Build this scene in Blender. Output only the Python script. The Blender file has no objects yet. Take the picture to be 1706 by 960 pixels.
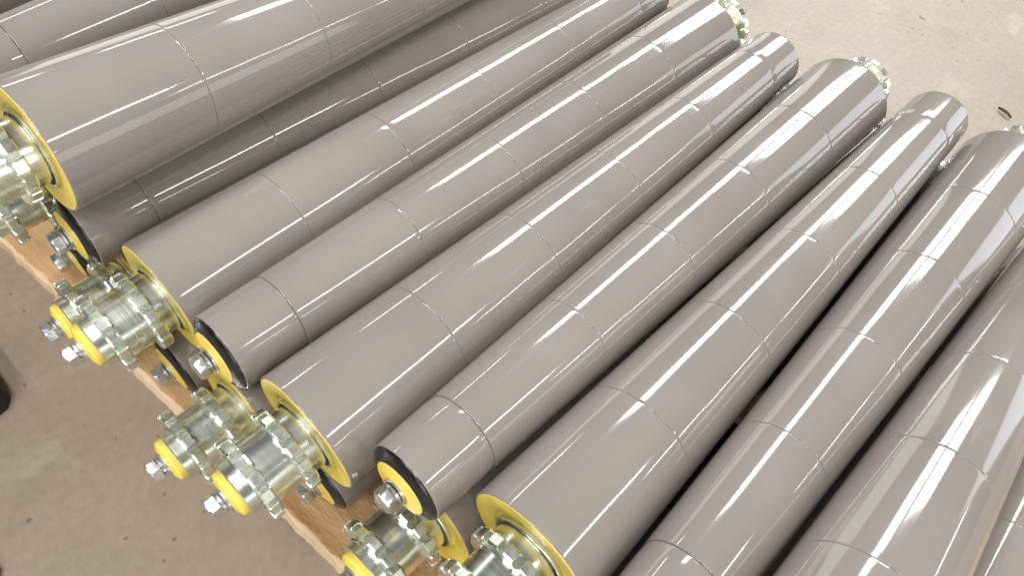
import bpy, bmesh, math, random
from mathutils import Vector, Matrix, noise as mnoise
random.seed(11)
sc = bpy.context.scene
COL = sc.collection

# ---------------------------------------------------------------- camera
cd = bpy.data.cameras.new("camera"); cam = bpy.data.objects.new("camera", cd); COL.objects.link(cam)
cd.sensor_width = 36.0; cd.lens = 26.258; cd.clip_start = 0.02; cd.clip_end = 200
R_ = Vector((0.684248, -0.722994, 0.095317)); U_ = Vector((0.545904, 0.594485, 0.590403)); F_ = Vector((0.483522, 0.351948, -0.80146))
m = Matrix((R_, U_, -F_)).transposed().to_4x4(); m.translation = Vector((0, 0, 0.65308)); cam.matrix_world = m
sc.camera = cam
# ---------------------------------------------------------------- world: dim even light of a workshop
w = bpy.data.worlds.new("World"); sc.world = w; w.use_nodes = True
bg = w.node_tree.nodes["Background"]; bg.inputs[0].default_value = (0.97, 0.97, 1.0, 1); bg.inputs[1].default_value = 0.10
sc.view_settings.view_transform = 'Standard'; sc.view_settings.look = 'None'
sc.view_settings.exposure = 0.12; sc.view_settings.gamma = 1.0
sc.cycles.max_bounces = 8; sc.cycles.use_light_tree = False; sc.cycles.use_denoising = True; sc.cycles.use_adaptive_sampling = False; sc.cycles.caustics_reflective = False; sc.cycles.caustics_refractive = False
# ---------------------------------------------------------------- lamps of the hall and added fill lights
def area(name, loc, aim, sx, sy, radiance, color, along=None):
    ld = bpy.data.lights.new(name, 'AREA'); ld.shape = 'RECTANGLE'; ld.size = sx; ld.size_y = sy
    ld.energy = radiance * math.pi * sx * sy; ld.color = color
    o = bpy.data.objects.new(name, ld); COL.objects.link(o)
    z = (Vector(loc) - Vector(aim)).normalized()          # lamp shines along its -Z
    x = Vector(along) if along else Vector((1, 0, 0)); x = (x - z * x.dot(z)).normalized(); y = z.cross(x)
    mm = Matrix((x, y, z)).transposed().to_4x4(); mm.translation = loc; o.matrix_world = mm
    return o
H = 3.8
SKY = (0.97, 0.985, 1.0); TUBE = (1.0, 0.98, 0.93)
# translucent roof sheets beyond the far ends of the rollers, rafters between them
RL = 29
area("roof_light", (3.28, 1.93, H), (3.28, 1.93, 0), 1.75, 0.70, RL, SKY)
area("roof_light", (5.45, 1.86, H), (5.45, 1.86, 0), 2.3, 0.88, RL, SKY)
area("roof_light", (5.60, 0.62, H), (5.60, 0.62, 0), 1.9, 1.10, RL, SKY)
# rows of tube fittings under the roof
for x0, y0, L in ((2.0, -4.05, 1.9), (4.6, -6.6, 1.2), (6.4, -7.2, 1.6), (8.4, -7.2, 1.6), (1.3, 6.6, 1.2), (3.2, 7.0, 1.2), (2.4, -9.2, 1.2)):
    area("tube_or_fill_lamp", (x0, y0, H), (x0, y0, 0), L, 0.34, 26, TUBE)
# added overhead fill strips on the near side, lighting the front ends
for x0, y0 in ((-0.9, 0.9), (-0.9, -1.1), (-2.6, 0.9), (-2.6, -1.1)):
    area("tube_or_fill_lamp", (x0, y0, H), (x0, y0, 0), 0.36, 1.5, 30, TUBE)
# daylight of the open door, beyond the right-hand far ends
area("door_light", (7.9, -4.3, 1.9), (0.6, 0.1, 0.3), 2.6, 3.2, 3.2, (0.82, 0.90, 1.0), along=(0.55, 0.83, 0))
# added low fill light on the right, turns the raised rollers paler
area("side_fill", (1.9, -6.4, 1.25), (0.2, 0.2, 0.3), 6.5, 1.7, 1.9, (0.95, 1.0, 0.94), along=(1, 0.1, 0))
# added soft fill light behind the camera, brightens the front end faces
area("front_fill", (-2.9, -2.2, 1.35), (0.1, 0.3, 0.2), 2.8, 1.9, 4.2, (1.0, 0.97, 0.92))
# bright side wall opening, low, beyond the left-hand far ends
area("wall_window", (4.4, 6.2, 1.25), (0.4, 0.2, 0.3), 6.4, 2.2, 2.0, (0.97, 1.0, 0.97), along=(0.82, -0.57, 0))

# ---------------------------------------------------------------- materials
def mat(name):
    mt = bpy.data.materials.new(name); mt.use_nodes = True
    nt = mt.node_tree; b = nt.nodes["Principled BSDF"]
    return mt, nt, b
def N(nt, typ, **kw):
    n = nt.nodes.new(typ)
    for k, v in kw.items():
        if k in n.inputs: n.inputs[k].default_value = v
        else: setattr(n, k, v)
    return n
def mapping(nt, scale=(1, 1, 1), coord="Object"):
    tc = N(nt, "ShaderNodeTexCoord"); mp = N(nt, "ShaderNodeMapping"); mp.inputs["Scale"].default_value = scale
    nt.links.new(tc.outputs[coord], mp.inputs[0]); return mp.outputs[0]
def noise(nt, vec, scale, detail=3, rough=0.5):
    n = N(nt, "ShaderNodeTexNoise"); n.inputs["Scale"].default_value = scale; n.inputs["Detail"].default_value = detail
    n.inputs["Roughness"].default_value = rough; nt.links.new(vec, n.inputs["Vector"]); return n.outputs["Fac"]
def ramp(nt, fac, stops):
    r = N(nt, "ShaderNodeValToRGB"); e = r.color_ramp.elements
    e[0].position, e[0].color = stops[0][0], (*stops[0][1], 1); e[1].position, e[1].color = stops[-1][0], (*stops[-1][1], 1)
    for p, c in stops[1:-1]:
        x = e.new(p); x.color = (*c, 1)
    nt.links.new(fac, r.inputs[0]); return r.outputs[0]
def bump(nt, b, fac, strength, dist, prev=None):
    bp = N(nt, "ShaderNodeBump"); bp.inputs["Strength"].default_value = strength; bp.inputs["Distance"].default_value = dist
    nt.links.new(fac, bp.inputs["Height"])
    if prev is not None: nt.links.new(prev, bp.inputs["Normal"])
    nt.links.new(bp.outputs[0], b.inputs["Normal"]); return bp.outputs[0]
def mixc(nt, fac, a, bcol, blend='MIX'):
    mx = N(nt, "ShaderNodeMix", data_type='RGBA', blend_type=blend)
    for i, v in ((6, a), (7, bcol)):
        if isinstance(v, tuple): mx.inputs[i].default_value = (*v, 1)
        else: nt.links.new(v, mx.inputs[i])
    if isinstance(fac, float): mx.inputs[0].default_value = fac
    else: nt.links.new(fac, mx.inputs[0])
    return mx.outputs[2]

def mk_sleeve():
    mt, nt, b = mat("grey_pvc")
    v = mapping(nt, (1, 1, 1)); oi = N(nt, "ShaderNodeObjectInfo")
    n1 = noise(nt, v, 14, 2)
    base = ramp(nt, n1, [(0.3, (0.240, 0.216, 0.194)), (0.7, (0.268, 0.243, 0.219))])
    rr = ramp(nt, oi.outputs["Random"], [(0.0, (0.975, 0.975, 0.975)), (1.0, (1.02, 1.02, 1.02))])
    c = mixc(nt, 1.0, base, rr, 'MULTIPLY')
    # faint long scuffs and dust
    v2 = mapping(nt, (6, 160, 160)); n2 = noise(nt, v2, 1.0, 4, 0.6)
    sc_ = ramp(nt, n2, [(0.64, (0, 0, 0)), (0.80, (0.40, 0.40, 0.40))])
    c = mixc(nt, sc_, c, (0.46, 0.44, 0.42))
    v4 = mapping(nt, (1, 1, 1)); n4 = noise(nt, v4, 260, 2, 0.5)
    sp = ramp(nt, n4, [(0.80, (0, 0, 0)), (0.83, (1, 1, 1))])
    c = mixc(nt, sp, c, (0.10, 0.09, 0.08))
    nt.links.new(c, b.inputs["Base Color"])
    rg = ramp(nt, n2, [(0.3, (0.066,) * 3), (0.75, (0.090,) * 3)]); nt.links.new(rg, b.inputs["Roughness"])
    b.inputs["Specular IOR Level"].default_value = 0.62
    b.inputs["Coat Weight"].default_value = 0.0
    v3 = mapping(nt, (8, 22, 22)); n3 = noise(nt, v3, 1.4, 1.0, 0.4)
    bump(nt, b, n3, 0.10, 0.004)
    return mt
def simple(name, col, rough, metallic=0.0, spec=0.5, var=0.12, scale=60, bumps=0.05, coat=0.0):
    mt, nt, b = mat(name); v = mapping(nt); n = noise(nt, v, scale, 4)
    lo = tuple(x * (1 - var) for x in col); hi = tuple(min(1, x * (1 + var)) for x in col)
    nt.links.new(ramp(nt, n, [(0.3, lo), (0.7, hi)]), b.inputs["Base Color"])
    nt.links.new(ramp(nt, n, [(0.3, (rough * 0.8,) * 3), (0.75, (min(1, rough * 1.35),) * 3)]), b.inputs["Roughness"])
    b.inputs["Metallic"].default_value = metallic; b.inputs["Specular IOR Level"].default_value = spec
    b.inputs["Coat Weight"].default_value = coat
    if bumps: bump(nt, b, noise(nt, v, scale * 4, 3), bumps, 0.001)
    return mt
def mk_zinc(name, c1, c2, rough, lathe=True):
    mt, nt, b = mat(name); v = mapping(nt)
    n = noise(nt, v, 45, 3); nt.links.new(ramp(nt, n, [(0.3, c1), (0.7, c2)]), b.inputs["Base Color"])
    b.inputs["Metallic"].default_value = 1.0
    v2 = mapping(nt, (900, 12, 12)) if lathe else mapping(nt, (220, 220, 220))
    n2 = noise(nt, v2, 1.0, 3)
    nt.links.new(ramp(nt, n2, [(0.3, (rough * 0.9,) * 3), (0.7, (rough * 1.15,) * 3)]), b.inputs["Roughness"])
    if not lathe: bump(nt, b, n2, 0.02, 0.0004)
    return mt
M = {}
M['sleeve'] = mk_sleeve()
M['yellow'] = simple("yellow_plastic", (0.92, 0.73, 0.13), 0.40, var=0.06, scale=90, bumps=0.03)
M['black'] = simple("black_plastic", (0.012, 0.011, 0.012), 0.22, var=0.3, scale=200, bumps=0.06)
M['tube'] = simple("dark_tube", (0.05, 0.046, 0.043), 0.6)
M['zinc'] = mk_zinc("zinc_plate", (0.74, 0.78, 0.71), (0.86, 0.89, 0.82), 0.245)
M['teeth'] = mk_zinc("zinc_teeth", (0.74, 0.78, 0.71), (0.86, 0.88, 0.82), 0.27, False)
M['bolt'] = mk_zinc("bolt_zinc", (0.66, 0.68, 0.71), (0.76, 0.78, 0.81), 0.30, False)

def mk_floor():
    mt, nt, b = mat("concrete"); v = mapping(nt)
    big = noise(nt, v, 2.6, 5, 0.6); mid = noise(nt, v, 14, 6, 0.65); fine = noise(nt, v, 120, 5, 0.7)
    c = ramp(nt, big, [(0.28, (0.195, 0.152, 0.108)), (0.52, (0.282, 0.228, 0.168)), (0.75, (0.335, 0.275, 0.206))])
    pink = ramp(nt, noise(nt, v, 7.0, 4, 0.6), [(0.45, (0, 0, 0)), (0.72, (0.35,) * 3)])
    c = mixc(nt, pink, c, (0.30, 0.222, 0.178))
    c = mixc(nt, ramp(nt, mid, [(0.50, (0, 0, 0)), (0.78, (0.38,) * 3)]), c, (0.20, 0.155, 0.11))
    c = mixc(nt, ramp(nt, mid, [(0.24, (0.30,) * 3), (0.44, (0, 0, 0))]), c, (0.43, 0.37, 0.31))
    c = mixc(nt, 0.22, c, ramp(nt, fine, [(0.25, (0.16, 0.125, 0.09)), (0.75, (0.50, 0.42, 0.35))]))
    blot = ramp(nt, noise(nt, v, 5.2, 2, 0.45), [(0.60, (0, 0, 0)), (0.70, (0.6,) * 3)])
    c = mixc(nt, blot, c, (0.175, 0.137, 0.098))
    pale = ramp(nt, noise(nt, mapping(nt, (1.0, 1.7, 1.0)), 9.0, 5, 0.6), [(0.58, (0, 0, 0)), (0.72, (0.5,) * 3)])
    c = mixc(nt, pale, c, (0.42, 0.36, 0.30))
    speck = ramp(nt, noise(nt, v, 105, 1, 0.3), [(0.745, (0, 0, 0)), (0.79, (0.7,) * 3)])
    c = mixc(nt, speck, c, (0.12, 0.085, 0.055))
    spots = ramp(nt, noise(nt, v, 46, 2, 0.4), [(0.715, (0, 0, 0)), (0.77, (0.75,) * 3)])
    c = mixc(nt, spots, c, (0.10, 0.065, 0.04))
    nt.links.new(c, b.inputs["Base Color"])
    nt.links.new(ramp(nt, big, [(0.3, (0.42,) * 3), (0.7, (0.6,) * 3)]), b.inputs["Roughness"])
    bump(nt, b, fine, 0.12, 0.002); return mt
M['floor'] = mk_floor()
def mk_wood(name, dark, mid_, light, rough):
    mt, nt, b = mat(name); oi = N(nt, "ShaderNodeObjectInfo")
    v = mapping(nt, (55, 4, 55))
    ad = N(nt, "ShaderNodeVectorMath", operation='ADD'); nt.links.new(v, ad.inputs[0])
    cb = N(nt, "ShaderNodeCombineXYZ"); 
    ml = N(nt, "ShaderNodeMath", operation='MULTIPLY'); ml.inputs[1].default_value = 37.0
    nt.links.new(oi.outputs["Random"], ml.inputs[0])
    for i in range(3): nt.links.new(ml.outputs[0], cb.inputs[i])
    nt.links.new(cb.outputs[0], ad.inputs[1]); v = ad.outputs[0]
    g = noise(nt, v, 1.0, 5, 0.62); v2 = mapping(nt, (1, 1, 1)); p = noise(nt, v2, 22, 3)
    c = ramp(nt, g, [(0.28, dark), (0.5, mid_), (0.74, light)])
    c = mixc(nt, ramp(nt, p, [(0.55, (0, 0, 0)), (0.8, (0.5,) * 3)]), c, dark)
    nt.links.new(c, b.inputs["Base Color"]); b.inputs["Roughness"].default_value = rough
    q = bump(nt, b, g, 0.5, 0.002); bump(nt, b, noise(nt, mapping(nt, (60, 22, 60)), 1.0, 4, 0.7), 0.5, 0.006, q); return mt
M['wood'] = mk_wood("pine_board", (0.33, 0.18, 0.075), (0.52, 0.315, 0.15), (0.68, 0.48, 0.27), 0.62)
M['wood_cut'] = mk_wood("splintered_edge", (0.42, 0.27, 0.15), (0.62, 0.46, 0.30), (0.76, 0.62, 0.45), 0.8)

# ---------------------------------------------------------------- helpers
def mesh_from(name, verts, faces, material, smooth=True, angle=35, mats=None, fm=None):
    me = bpy.data.meshes.new(name); me.from_pydata(verts, [], faces); me.update()
    bm = bmesh.new(); bm.from_mesh(me); bmesh.ops.recalc_face_normals(bm, faces=bm.faces); bm.to_mesh(me); bm.free()
    for x in (mats or [material]): me.materials.append(x)
    if fm:
        for p, i in zip(me.polygons, fm): p.material_index = i
    if smooth:
        me.shade_smooth(); me.set_sharp_from_angle(angle=math.radians(angle))
    return me
def lathe(name, prof, material, seg=72, angle=35):
    """prof: (x, r) list turned about the X axis; r = 0 closes with a point"""
    vs, fs, rows = [], [], []
    for x, r in prof:
        if r <= 1e-9:
            rows.append([len(vs)]); vs.append((x, 0, 0))
        else:
            rows.append(list(range(len(vs), len(vs) + seg)))
            vs += [(x, r * math.cos(2 * math.pi * i / seg), r * math.sin(2 * math.pi * i / seg)) for i in range(seg)]
    for a, b in zip(rows, rows[1:]):
        for i in range(seg):
            j = (i + 1) % seg
            if len(a) == 1: fs.append((a[0], b[i], b[j]))
            elif len(b) == 1: fs.append((a[i], b[0], a[j]))
            else: fs.append((a[i], b[i], b[j], a[j]))
    return mesh_from(name, vs, fs, material, True, angle)
def obj(name, me, parent=None, **props):
    o = bpy.data.objects.new(name, me); COL.objects.link(o)
    if parent: o.parent = parent
    for k, v in props.items(): o[k] = v
    return o

# ---------------------------------------------------------------- ground
me = mesh_from("floor", [(-20, -20, 0), (20, -20, 0), (20, 20, 0), (-20, 20, 0)], [(0, 1, 2, 3)], M['floor'], False)
obj("floor", me, kind='structure')

# ---------------------------------------------------------------- pallet
PT = 0.1295
slope = -0.0718
pal = bpy.data.objects.new("wooden_pallet", None); COL.objects.link(pal)
pal.location = (0.0555, 0.2334, 0.0); pal.rotation_euler = (0, 0, math.atan(0.0718))
pal['label'] = "orange brown wooden pallet with a splintered front edge under the stacked rollers"; pal['category'] = "pallet"
def board(wid, length, thick, seed, ny=420):
    """board along Y, front edge at x=0, top at z=0, chipped long edges"""
    vs, fs, fm = [], [], []
    for j in range(ny + 1):
        y = -length / 2 + length * j / ny
        e1 = 0.0009 * mnoise.noise((y * 110, seed, 0)) + 0.0007 * mnoise.noise((y * 260, seed, 4)) + 0.0005 * mnoise.noise((y * 14, seed, 3)) + (0.003 if mnoise.noise((y * 35, seed, 9)) > 0.42 else 0) * 0.4
        e2 = 0.0012 * mnoise.noise((y * 80, seed, 5)); e3 = 0.0014 * mnoise.noise((y * 40, seed, 7))
        ch = 0.0026 + 0.0026 * mnoise.noise((y * 50, seed, 13))
        vs += [(e1 + max(0.001, ch), y, 0), (e1 + e2, y, -abs(ch) * 0.8), (e1 + e2 - 0.002, y, -thick * 0.6), (e2, y, -thick), (wid, y, -thick), (wid + e3, y, -0.001), (wid - 0.002 + e3, y, 0)]
    n = 7
    for j in range(ny):
        for i in range(n):
            k = (i + 1) % n; a = j * n
            fs.append((a + i, a + k, a + n + k, a + n + i)); fm.append(1 if i in (0, 1, 2) else 0)
    fs.append(tuple(range(n))); fm.append(1); fs.append(tuple(range(ny * n, ny * n + n))[::-1]); fm.append(1)
    return mesh_from("deck_board", vs, fs, None, True, 30, [M['wood'], M['wood_cut']], fm)
bw = [(0.0, 0.142), (0.185, 0.095), (0.325, 0.095), (0.465, 0.14)]
for i, (x, wd) in enumerate(bw):
    o = obj("deck_board", board(wd, 1.15, 0.019, i * 3.7), pal); o.location = (x, 0.0, PT)
for i, y in enumerate((-0.5, 0.0, 0.5)):
    vs = [(x, yy, z) for x in (0.012, 0.60) for yy in (-0.022, 0.022) for z in (0.020, PT - 0.0195)]
    me = mesh_from("stringer", vs, [(0, 1, 3, 2), (4, 6, 7, 5), (0, 4, 5, 1), (2, 3, 7, 6), (0, 2, 6, 4), (1, 5, 7, 3)], M['wood'], False)
    o = obj("stringer", me, pal); o.location = (0, y, 0)
for i, x in enumerate((0.02, 0.26, 0.48)):
    o = obj("bottom_board", board(0.1, 1.15, 0.0185, 40 + i * 2.2, 40), pal); o.location = (x, 0, 0.0195)

# ---------------------------------------------------------------- roller parts (shared meshes), local X from the small end to the big end
RS, RB, LEN = 0.027165, 0.043086, 0.535836
SEAM = [0.0, 0.0447, 0.1447, 0.2428, 0.3402, 0.4366, LEN]
rad = lambda x: RS + (RB - RS) * x / LEN
def sleeve_mesh(a, b, dip=0.00005, w=0.006, dip0=0.00005):
    """one sleeve: thin wall, tiny edge break, surface easing down by dip towards its ends"""
    g = 0.0001; a += g; b -= g; pr = []
    def R(x):
        t0 = max(0, 1 - (x - a) / w); t1 = max(0, 1 - (b - x) / w)
        return rad(x) - dip0 * t0 * t0 - dip * t1 * t1
    xs = [a + 0.0001, a + 0.0006, a + w * 0.25, a + w * 0.5, a + w * 0.75, a + w]
    xs += [a + w + (b - a - 2 * w) * k / 6 for k in range(1, 6)]
    xs += [b - w, b - w * 0.75, b - w * 0.5, b - w * 0.25, b - 0.0006, b - 0.0001]
    pr = [(a + 0.006, R(a) - 0.0022), (a + 0.0004, R(a) - 0.0022), (a, R(a) - 0.0018), (a, R(a) - 0.00022)]
    pr += [(x, R(x) - (0.00005 if min(x - a, b - x) < 0.0003 else 0)) for x in xs]
    pr += [(b, R(b) - 0.00022), (b, R(b) - 0.0018), (b - 0.0004, R(b) - 0.0022), (b - 0.006, R(b) - 0.0022)]
    return lathe("sleeve", pr, M['sleeve'], 96, 60)
SL = [sleeve_mesh(SEAM[i], SEAM[i + 1], 0.00055 if i == 0 else 0.00007, 0.010 if i == 0 else 0.006, 0.00012 if i == 1 else 0.00006) for i in range(6)]
TUBE_ME = lathe("tube", [(0.004, 0), (0.004, RS - 0.0026), (LEN - 0.004, RB - 0.0026), (LEN - 0.004, 0)], M['tube'], 48)
# small end: glossy black ring and yellow cone, outward is -X
RING = lathe("end_ring", [(0.003, 0.0262), (-0.0003, 0.0262), (-0.0010, 0.0257), (-0.0020, 0.0246), (-0.0034, 0.0222), (-0.0043, 0.0200), (-0.0045, 0.0191), (-0.0039, 0.0187), (0.002, 0.0187)], M['black'], 72, 50)
CONE = lathe("end_cap", [(0.003, 0.0188), (-0.0043, 0.0188), (-0.0048, 0.0184), (-0.0066, 0.0098), (-0.0068, 0.0090), (-0.0068, 0.0)], M['yellow'], 64, 30)
# big end: yellow flange, outward is +X
E_ = LEN
FLANGE = lathe("end_flange", [(E_ - 0.004, 0.0418), (E_ - 0.0002, 0.0418), (E_ + 0.0002, 0.0414), (E_ - 0.0010, 0.0285), (E_ - 0.0020, 0.0268), (E_ - 0.0022, 0.0)], M['yellow'], 80, 30)
COLLAR = lathe("collar", [(E_ - 0.0020, 0.0256), (E_ + 0.0006, 0.0255), (E_ + 0.0010, 0.0251), (E_ + 0.0010, 0.0240), (E_ - 0.0018, 0.0238)], M['zinc'], 64, 30)
HUB = lathe("sprocket_hub", [(E_ - 0.0017, 0.0218), (E_ + 0.0105, 0.0218), (E_ + 0.0110, 0.0213), (E_ + 0.0110, 0.0200), (E_ + 0.0180, 0.0200), (E_ + 0.0180, 0.0216), (E_ + 0.0360, 0.0214), (E_ + 0.0360, 0.0190), (E_ + 0.0495, 0.0184), (E_ + 0.0500, 0.0179), (E_ + 0.0500, 0.0158), (E_ + 0.0485, 0.0154), (E_ + 0.0485, 0.0)], M['zinc'], 72, 30)
HUBCAP = lathe("hub_cap", [(E_ + 0.0484, 0.0153), (E_ + 0.0502, 0.0156), (E_ + 0.0530, 0.0154), (E_ + 0.0542, 0.0146), (E_ + 0.0560, 0.0098), (E_ + 0.0560, 0.0)], M['yellow'], 56, 28)
def tooth_ring(x0, x1, nt=15, ro=0.0289, rr=0.0230, ri=0.0195):
    """sprocket toothed ring: rounded pockets, flat chamfered tips"""
    out = []
    p = 2 * math.pi / nt
    for k in range(nt):
        a = k * p
        for da, r in ((-0.50, rr), (-0.45, rr + 0.0001), (-0.40, rr + 0.0008), (-0.36, rr + 0.0024), (-0.30, ro - 0.0006), (-0.265, ro), (0.265, ro), (0.30, ro - 0.0006), (0.36, rr + 0.0024), (0.40, rr + 0.0008), (0.45, rr + 0.0001)):
            out.append((a + da * p, r))
    n = len(out); vs = []
    ch = lambda r: r - max(0, (r - rr)) * 0.10
    xs = [(x0, None), (x0, ch), (x0 + 0.0011, lambda r: r), (x1 - 0.0011, lambda r: r), (x1, ch), (x1, None)]
    for x, fn in xs:
        for a, r in out:
            q = ri if fn is None else fn(r)
            vs.append((x, q * math.cos(a), q * math.sin(a)))
    fs = []
    for s in range(5):
        for i in range(n):
            j = (i + 1) % n
            fs.append((s * n + i, s * n + j, (s + 1) * n + j, (s + 1) * n + i))
    return mesh_from("sprocket_wheel", vs, fs, M['teeth'], False)
W1 = tooth_ring(E_ + 0.0106, E_ + 0.0182); W2 = tooth_ring(E_ + 0.0358, E_ + 0.0432)
def bolt_meshes(x0, s):
    """flat washer, spring washer and hex head stacked outward from x0 along s"""
    X = lambda d: x0 + s * d
    wa = lathe("washer", [(X(-0.001), 0.0), (X(-0.001), 0.0092), (X(0.0014), 0.0092), (X(0.0017), 0.0089), (X(0.0017), 0.0)], M['bolt'], 40, 30)
    vs, fs = [], []; seg = 40                                        # split spring washer
    for i in range(seg + 1):
        a = 0.12 + (2 * math.pi - 0.24) * i / seg; lift = 0.0009 * (i / seg)
        for r, d in ((0.0050, 0.0018), (0.0076, 0.0018), (0.0076, 0.0036), (0.0050, 0.0036)):
            vs.append((X(d + lift), r * math.cos(a), r * math.sin(a)))
    for i in range(seg):
        for q in range(4):
            k = (q + 1) % 4; fs.append((i * 4 + q, i * 4 + k, i * 4 + 4 + k, i * 4 + 4 + q))
    fs += [(0, 1, 2, 3), (seg * 4, seg * 4 + 3, seg * 4 + 2, seg * 4 + 1)]
    sw = mesh_from("spring_washer", vs, fs, M['bolt'], True, 30)
    vs, fs = [], []                                                  # hex head with chamfered crown and dished top
    seg = 36
    def hexr(a, R=0.0080):
        t = (a % (math.pi / 3)) - math.pi / 6
        return R * math.cos(math.pi / 6) / math.cos(t)
    rows = [(0.0038, lambda r: 0.0046), (0.0046, lambda r: 0.0046), (0.0046, lambda r: min(r, 0.0076)), (0.0050, lambda r: r), (0.0098, lambda r: min(r, 0.0082)), (0.0108, lambda r: min(r, 0.0068)), (0.0108, lambda r: 0.0050), (0.0104, lambda r: 0.0045)]
    for d, fn in rows:
        for i in range(seg):
            a = 2 * math.pi * i / seg; r = fn(hexr(a)); vs.append((X(d), r * math.cos(a), r * math.sin(a)))
    for q in range(len(rows) - 1):
        for i in range(seg):
            j = (i + 1) % seg; fs.append((q * seg + i, q * seg + j, q * seg + seg + j, q * seg + seg + i))
    fs.append(tuple(range((len(rows) - 1) * seg, len(rows) * seg)))
    hd = mesh_from("bolt", vs, fs, M['bolt'], True, 24)
    return hd, wa, sw
BS = bolt_meshes(-0.0066, -1); BB = bolt_meshes(E_ + 0.0560, 1)

GROUP = "grey tapered conveyor rollers stacked on the pallet"
def roller(S, B, label, roll):
    """S, B: centres of the small and the big end"""
    S, B = Vector(S), Vector(B); d = (B - S).normalized()
    e = bpy.data.objects.new("conveyor_roller", None); COL.objects.link(e)
    e['label'] = label; e['category'] = "conveyor roller"; e['group'] = GROUP
    q = Vector((1, 0, 0)).rotation_difference(d)
    e.matrix_world = Matrix.Translation(S) @ q.to_matrix().to_4x4() @ Matrix.Rotation(roll, 4, 'X')
    for me in SL: obj("sleeve", me, e)
    obj("tube", TUBE_ME, e); obj("end_ring", RING, e); obj("end_cap", CONE, e)
    obj("end_flange", FLANGE, e); obj("collar", COLLAR, e); obj("sprocket_hub", HUB, e)
    a = random.uniform(0, 0.4)
    o = obj("sprocket_wheel", W1, e); o.rotation_euler = (a, 0, 0)
    o = obj("sprocket_wheel", W2, e); o.rotation_euler = (a, 0, 0)
    obj("hub_cap", HUBCAP, e)
    for hd, wa, sw in (BS, BB):
        b = obj("bolt", hd, e); ra = random.uniform(0, 6); b.rotation_euler = (ra, 0, 0)
        obj("washer", wa, b); o = obj("spring_washer", sw, b); o.rotation_euler = (random.uniform(0, 6), 0, 0)
    return e

# ---------------------------------------------------------------- the stack
TOP = [
 ((0.06374, 0.41208, 0.24282), (0.59933, 0.41528, 0.2269), "roller shaded by the raised roller, its black ringed bolted end facing front"),
 ((0.61296, 0.34029, 0.24282), (0.07736, 0.34024, 0.2269), "roller with a whole double sprocket in front, just right of the shaded roller"),
 ((0.07762, 0.26808, 0.24282), (0.61322, 0.26940, 0.2269), "roller with black ringed front end wedged between the two front sprockets at centre left"),
 ((0.62011, 0.19713, 0.24282), (0.08451, 0.19702, 0.2269), "roller whose front double sprocket is seen whole, nearest the bottom left floor"),
 ((0.10272, 0.12674, 0.24282), (0.63832, 0.12667, 0.2269), "roller with the large clear black and yellow bolted end at the bottom centre"),
 ((0.66484, 0.05135, 0.24282), (0.12924, 0.05345, 0.2269), "roller with yellow flange and sprocket cut off by the bottom edge of the photo"),
 ((0.12967, -0.01994, 0.24282), (0.66526, -0.02180, 0.2269), "roller with front end out of view, second from the right in the row"),
 ((0.65865, -0.09621, 0.2156), (0.12541, -0.09141, 0.26803), "rightmost roller of the top row, widest, with the broad bright reflection"),
 ((0.6135, 0.4855, 0.24282), (0.062, 0.4835, 0.2269), "roller mostly hidden under the raised roller, only its dim sprocket teeth showing"),
]
UPPER = [
 ((0.59961, 0.43067, 0.29218), (0.06474, 0.41260, 0.31882), "raised pale grey roller lying on top of the row, sprocket at the left edge"),
 ((0.0580, 0.5250, 0.2980), (0.5935, 0.5350, 0.3060), "dull roller directly behind the raised roller at the top left"),
 ((0.6000, 0.6280, 0.2900), (0.0650, 0.6220, 0.3060), "dark shadowed roller cut off by the top left corner"),
]
LOWS = [("s", 0.479, 0.066, "lower roller with black ring and bolt squeezed under the shaded roller's bolt"),
 ("b", 0.408, 0.078, "lower roller with sprocket hidden behind the left front double sprocket"),
 ("s", 0.337, 0.066, "lower roller with black ring lying on bare wood beneath the left front sprocket"),
 ("b", 0.266, 0.074, "lower roller with greenish sprocket beneath the black ringed roller at centre left"),
 ("s", 0.195, 0.086, "lower roller with black ring on the wood, half covered by the whole front sprocket"),
 ("b", 0.124, 0.114, "lower roller with sprocket beneath the large bolted end at the bottom centre"),
 ("s", 0.050, 0.125, "lower roller seen as a grey sliver behind the bottom centre yellow flange"),
 ("b", -0.0235, 0.130, "lower roller glimpsed in the dark gap left of the second roller from the right"),
 ("b", -0.097, 0.136, "lower roller glimpsed only in the dark gap left of the rightmost top roller"),
 ("s", -0.172, 0.140, "dark lower roller peeking out at the bottom right corner"),
]
for S, B, lab in TOP + UPPER:
    roller(S, B, "grey " + lab if not lab.startswith(("raised", "dull", "dark")) else lab, random.uniform(0, 6))
ca = (RB - RS) / LEN; dz = RB - RS
for kd, y, u, lab in LOWS:
    zs, zb = PT + 0.0005 + RS, PT + 0.0005 + RB
    if kd == "s": S, B = (u, y, zs), (u + LEN * 0.9995, y, zb)
    else: B, S = (u, y, zb), (u + LEN * 0.9995, y, zs)
    roller(S, B, lab if lab.startswith("dark") else "grey " + lab, random.uniform(0, 6))

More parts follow.
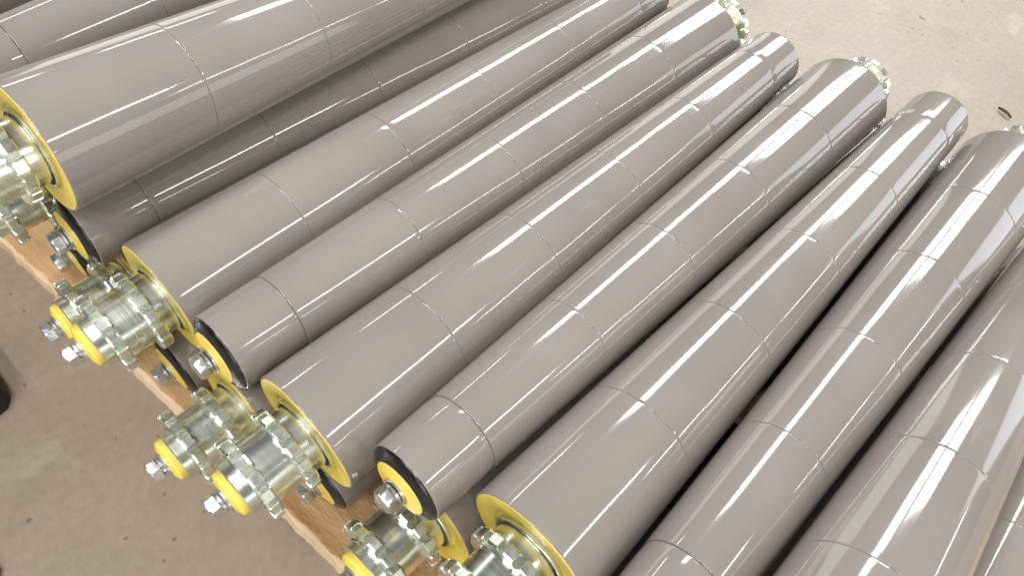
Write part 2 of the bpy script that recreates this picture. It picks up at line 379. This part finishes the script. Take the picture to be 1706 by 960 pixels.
# ---------------------------------------------------------------- small things on the floor
def leaf(name, loc, L, wd, rot, material, label, cat, seed):
    vs, fs = [], []; n = 9
    for i in range(n + 1):
        t = i / n; hw = wd * math.sin(math.pi * min(1, t * 0.96 + 0.03)) ** 0.8 * (1 + 0.2 * mnoise.noise((t * 6, seed, 0)))
        z = 0.0012 + 0.0014 * math.sin(t * 3) + 0.0008 * mnoise.noise((t * 5, seed, 2))
        for s, k in ((-1, 0.002), (0, 0), (1, 0.0022)):
            vs.append(((t - 0.5) * L, s * hw, z + k))
    m_ = len(vs); vs += [(x, y, z - 0.0008) for x, y, z in vs]
    for i in range(n):
        for q in (0, 1):
            a = i * 3 + q; f = (a, a + 3, a + 4, a + 1); fs.append(f); fs.append(tuple(m_ + v for v in f[::-1]))
        for q in (0, 2):
            a = i * 3 + q; fs.append((a, a + 3, m_ + a + 3, m_ + a))
    o = obj(name, mesh_from(name, vs, fs, material, True, 50)); o.location = loc; o.rotation_euler = (0, 0, rot)
    o['label'] = label; o['category'] = cat; return o
leafm = simple("dry_leaf", (0.10, 0.055, 0.02), 0.7, var=0.4, scale=120)
leaf("dry_leaf", (1.153, 0.016, 0.0008), 0.024, 0.0026, -1.93, leafm, "small dry brown leaf lying on the bright floor at the right", "leaf", 3)
redm = simple("rust_red", (0.30, 0.09, 0.045), 0.7, var=0.3, scale=150)
leaf("rag_scrap", (-0.123, 0.371, 0.0008), 0.024, 0.007, 0.9, redm, "rust red scrap on the floor at the bottom left corner", "scrap", 8)
# worn black block at the left border
def block():
    bm = bmesh.new()
    pts = [(0, 0), (0.028, 0.004), (0.036, 0.014), (0.040, 0.075), (0.034, 0.135), (0.02, 0.16), (-0.06, 0.16), (-0.06, -0.004)]
    vb = [bm.verts.new((x, y, 0.0)) for x, y in pts]; f = bm.faces.new(vb)
    r = bmesh.ops.extrude_face_region(bm, geom=[f])
    tv = [v for v in r['geom'] if isinstance(v, bmesh.types.BMVert)]
    for v in tv: v.co.z = 0.03; v.co.x *= 0.93; v.co.y = 0.006 + v.co.y * 0.93
    bmesh.ops.recalc_face_normals(bm, faces=bm.faces)
    bmesh.ops.bevel(bm, geom=list(bm.edges), offset=0.004, segments=2, affect='EDGES', profile=0.6)
    me = bpy.data.meshes.new("rubber_block"); bm.to_mesh(me); bm.free(); me.shade_smooth(); me.set_sharp_from_angle(angle=math.radians(40)); return me
blk = block()
mt, nt, b = mat("worn_rubber"); v = mapping(nt)
c = ramp(nt, noise(nt, v, 30, 5, 0.6), [(0.5, (0.010, 0.009, 0.010)), (0.72, (0.09, 0.09, 0.088))]); nt.links.new(c, b.inputs["Base Color"]); b.inputs["Roughness"].default_value = 0.55
blk.materials.append(mt)
o = obj("rubber_block", blk); o.location = (-0.0725, 0.498, 0.0005); o.rotation_euler = (0, 0, 0.05)
o['label'] = "scuffed black block on the floor cut off by the left border"; o['category'] = "block"
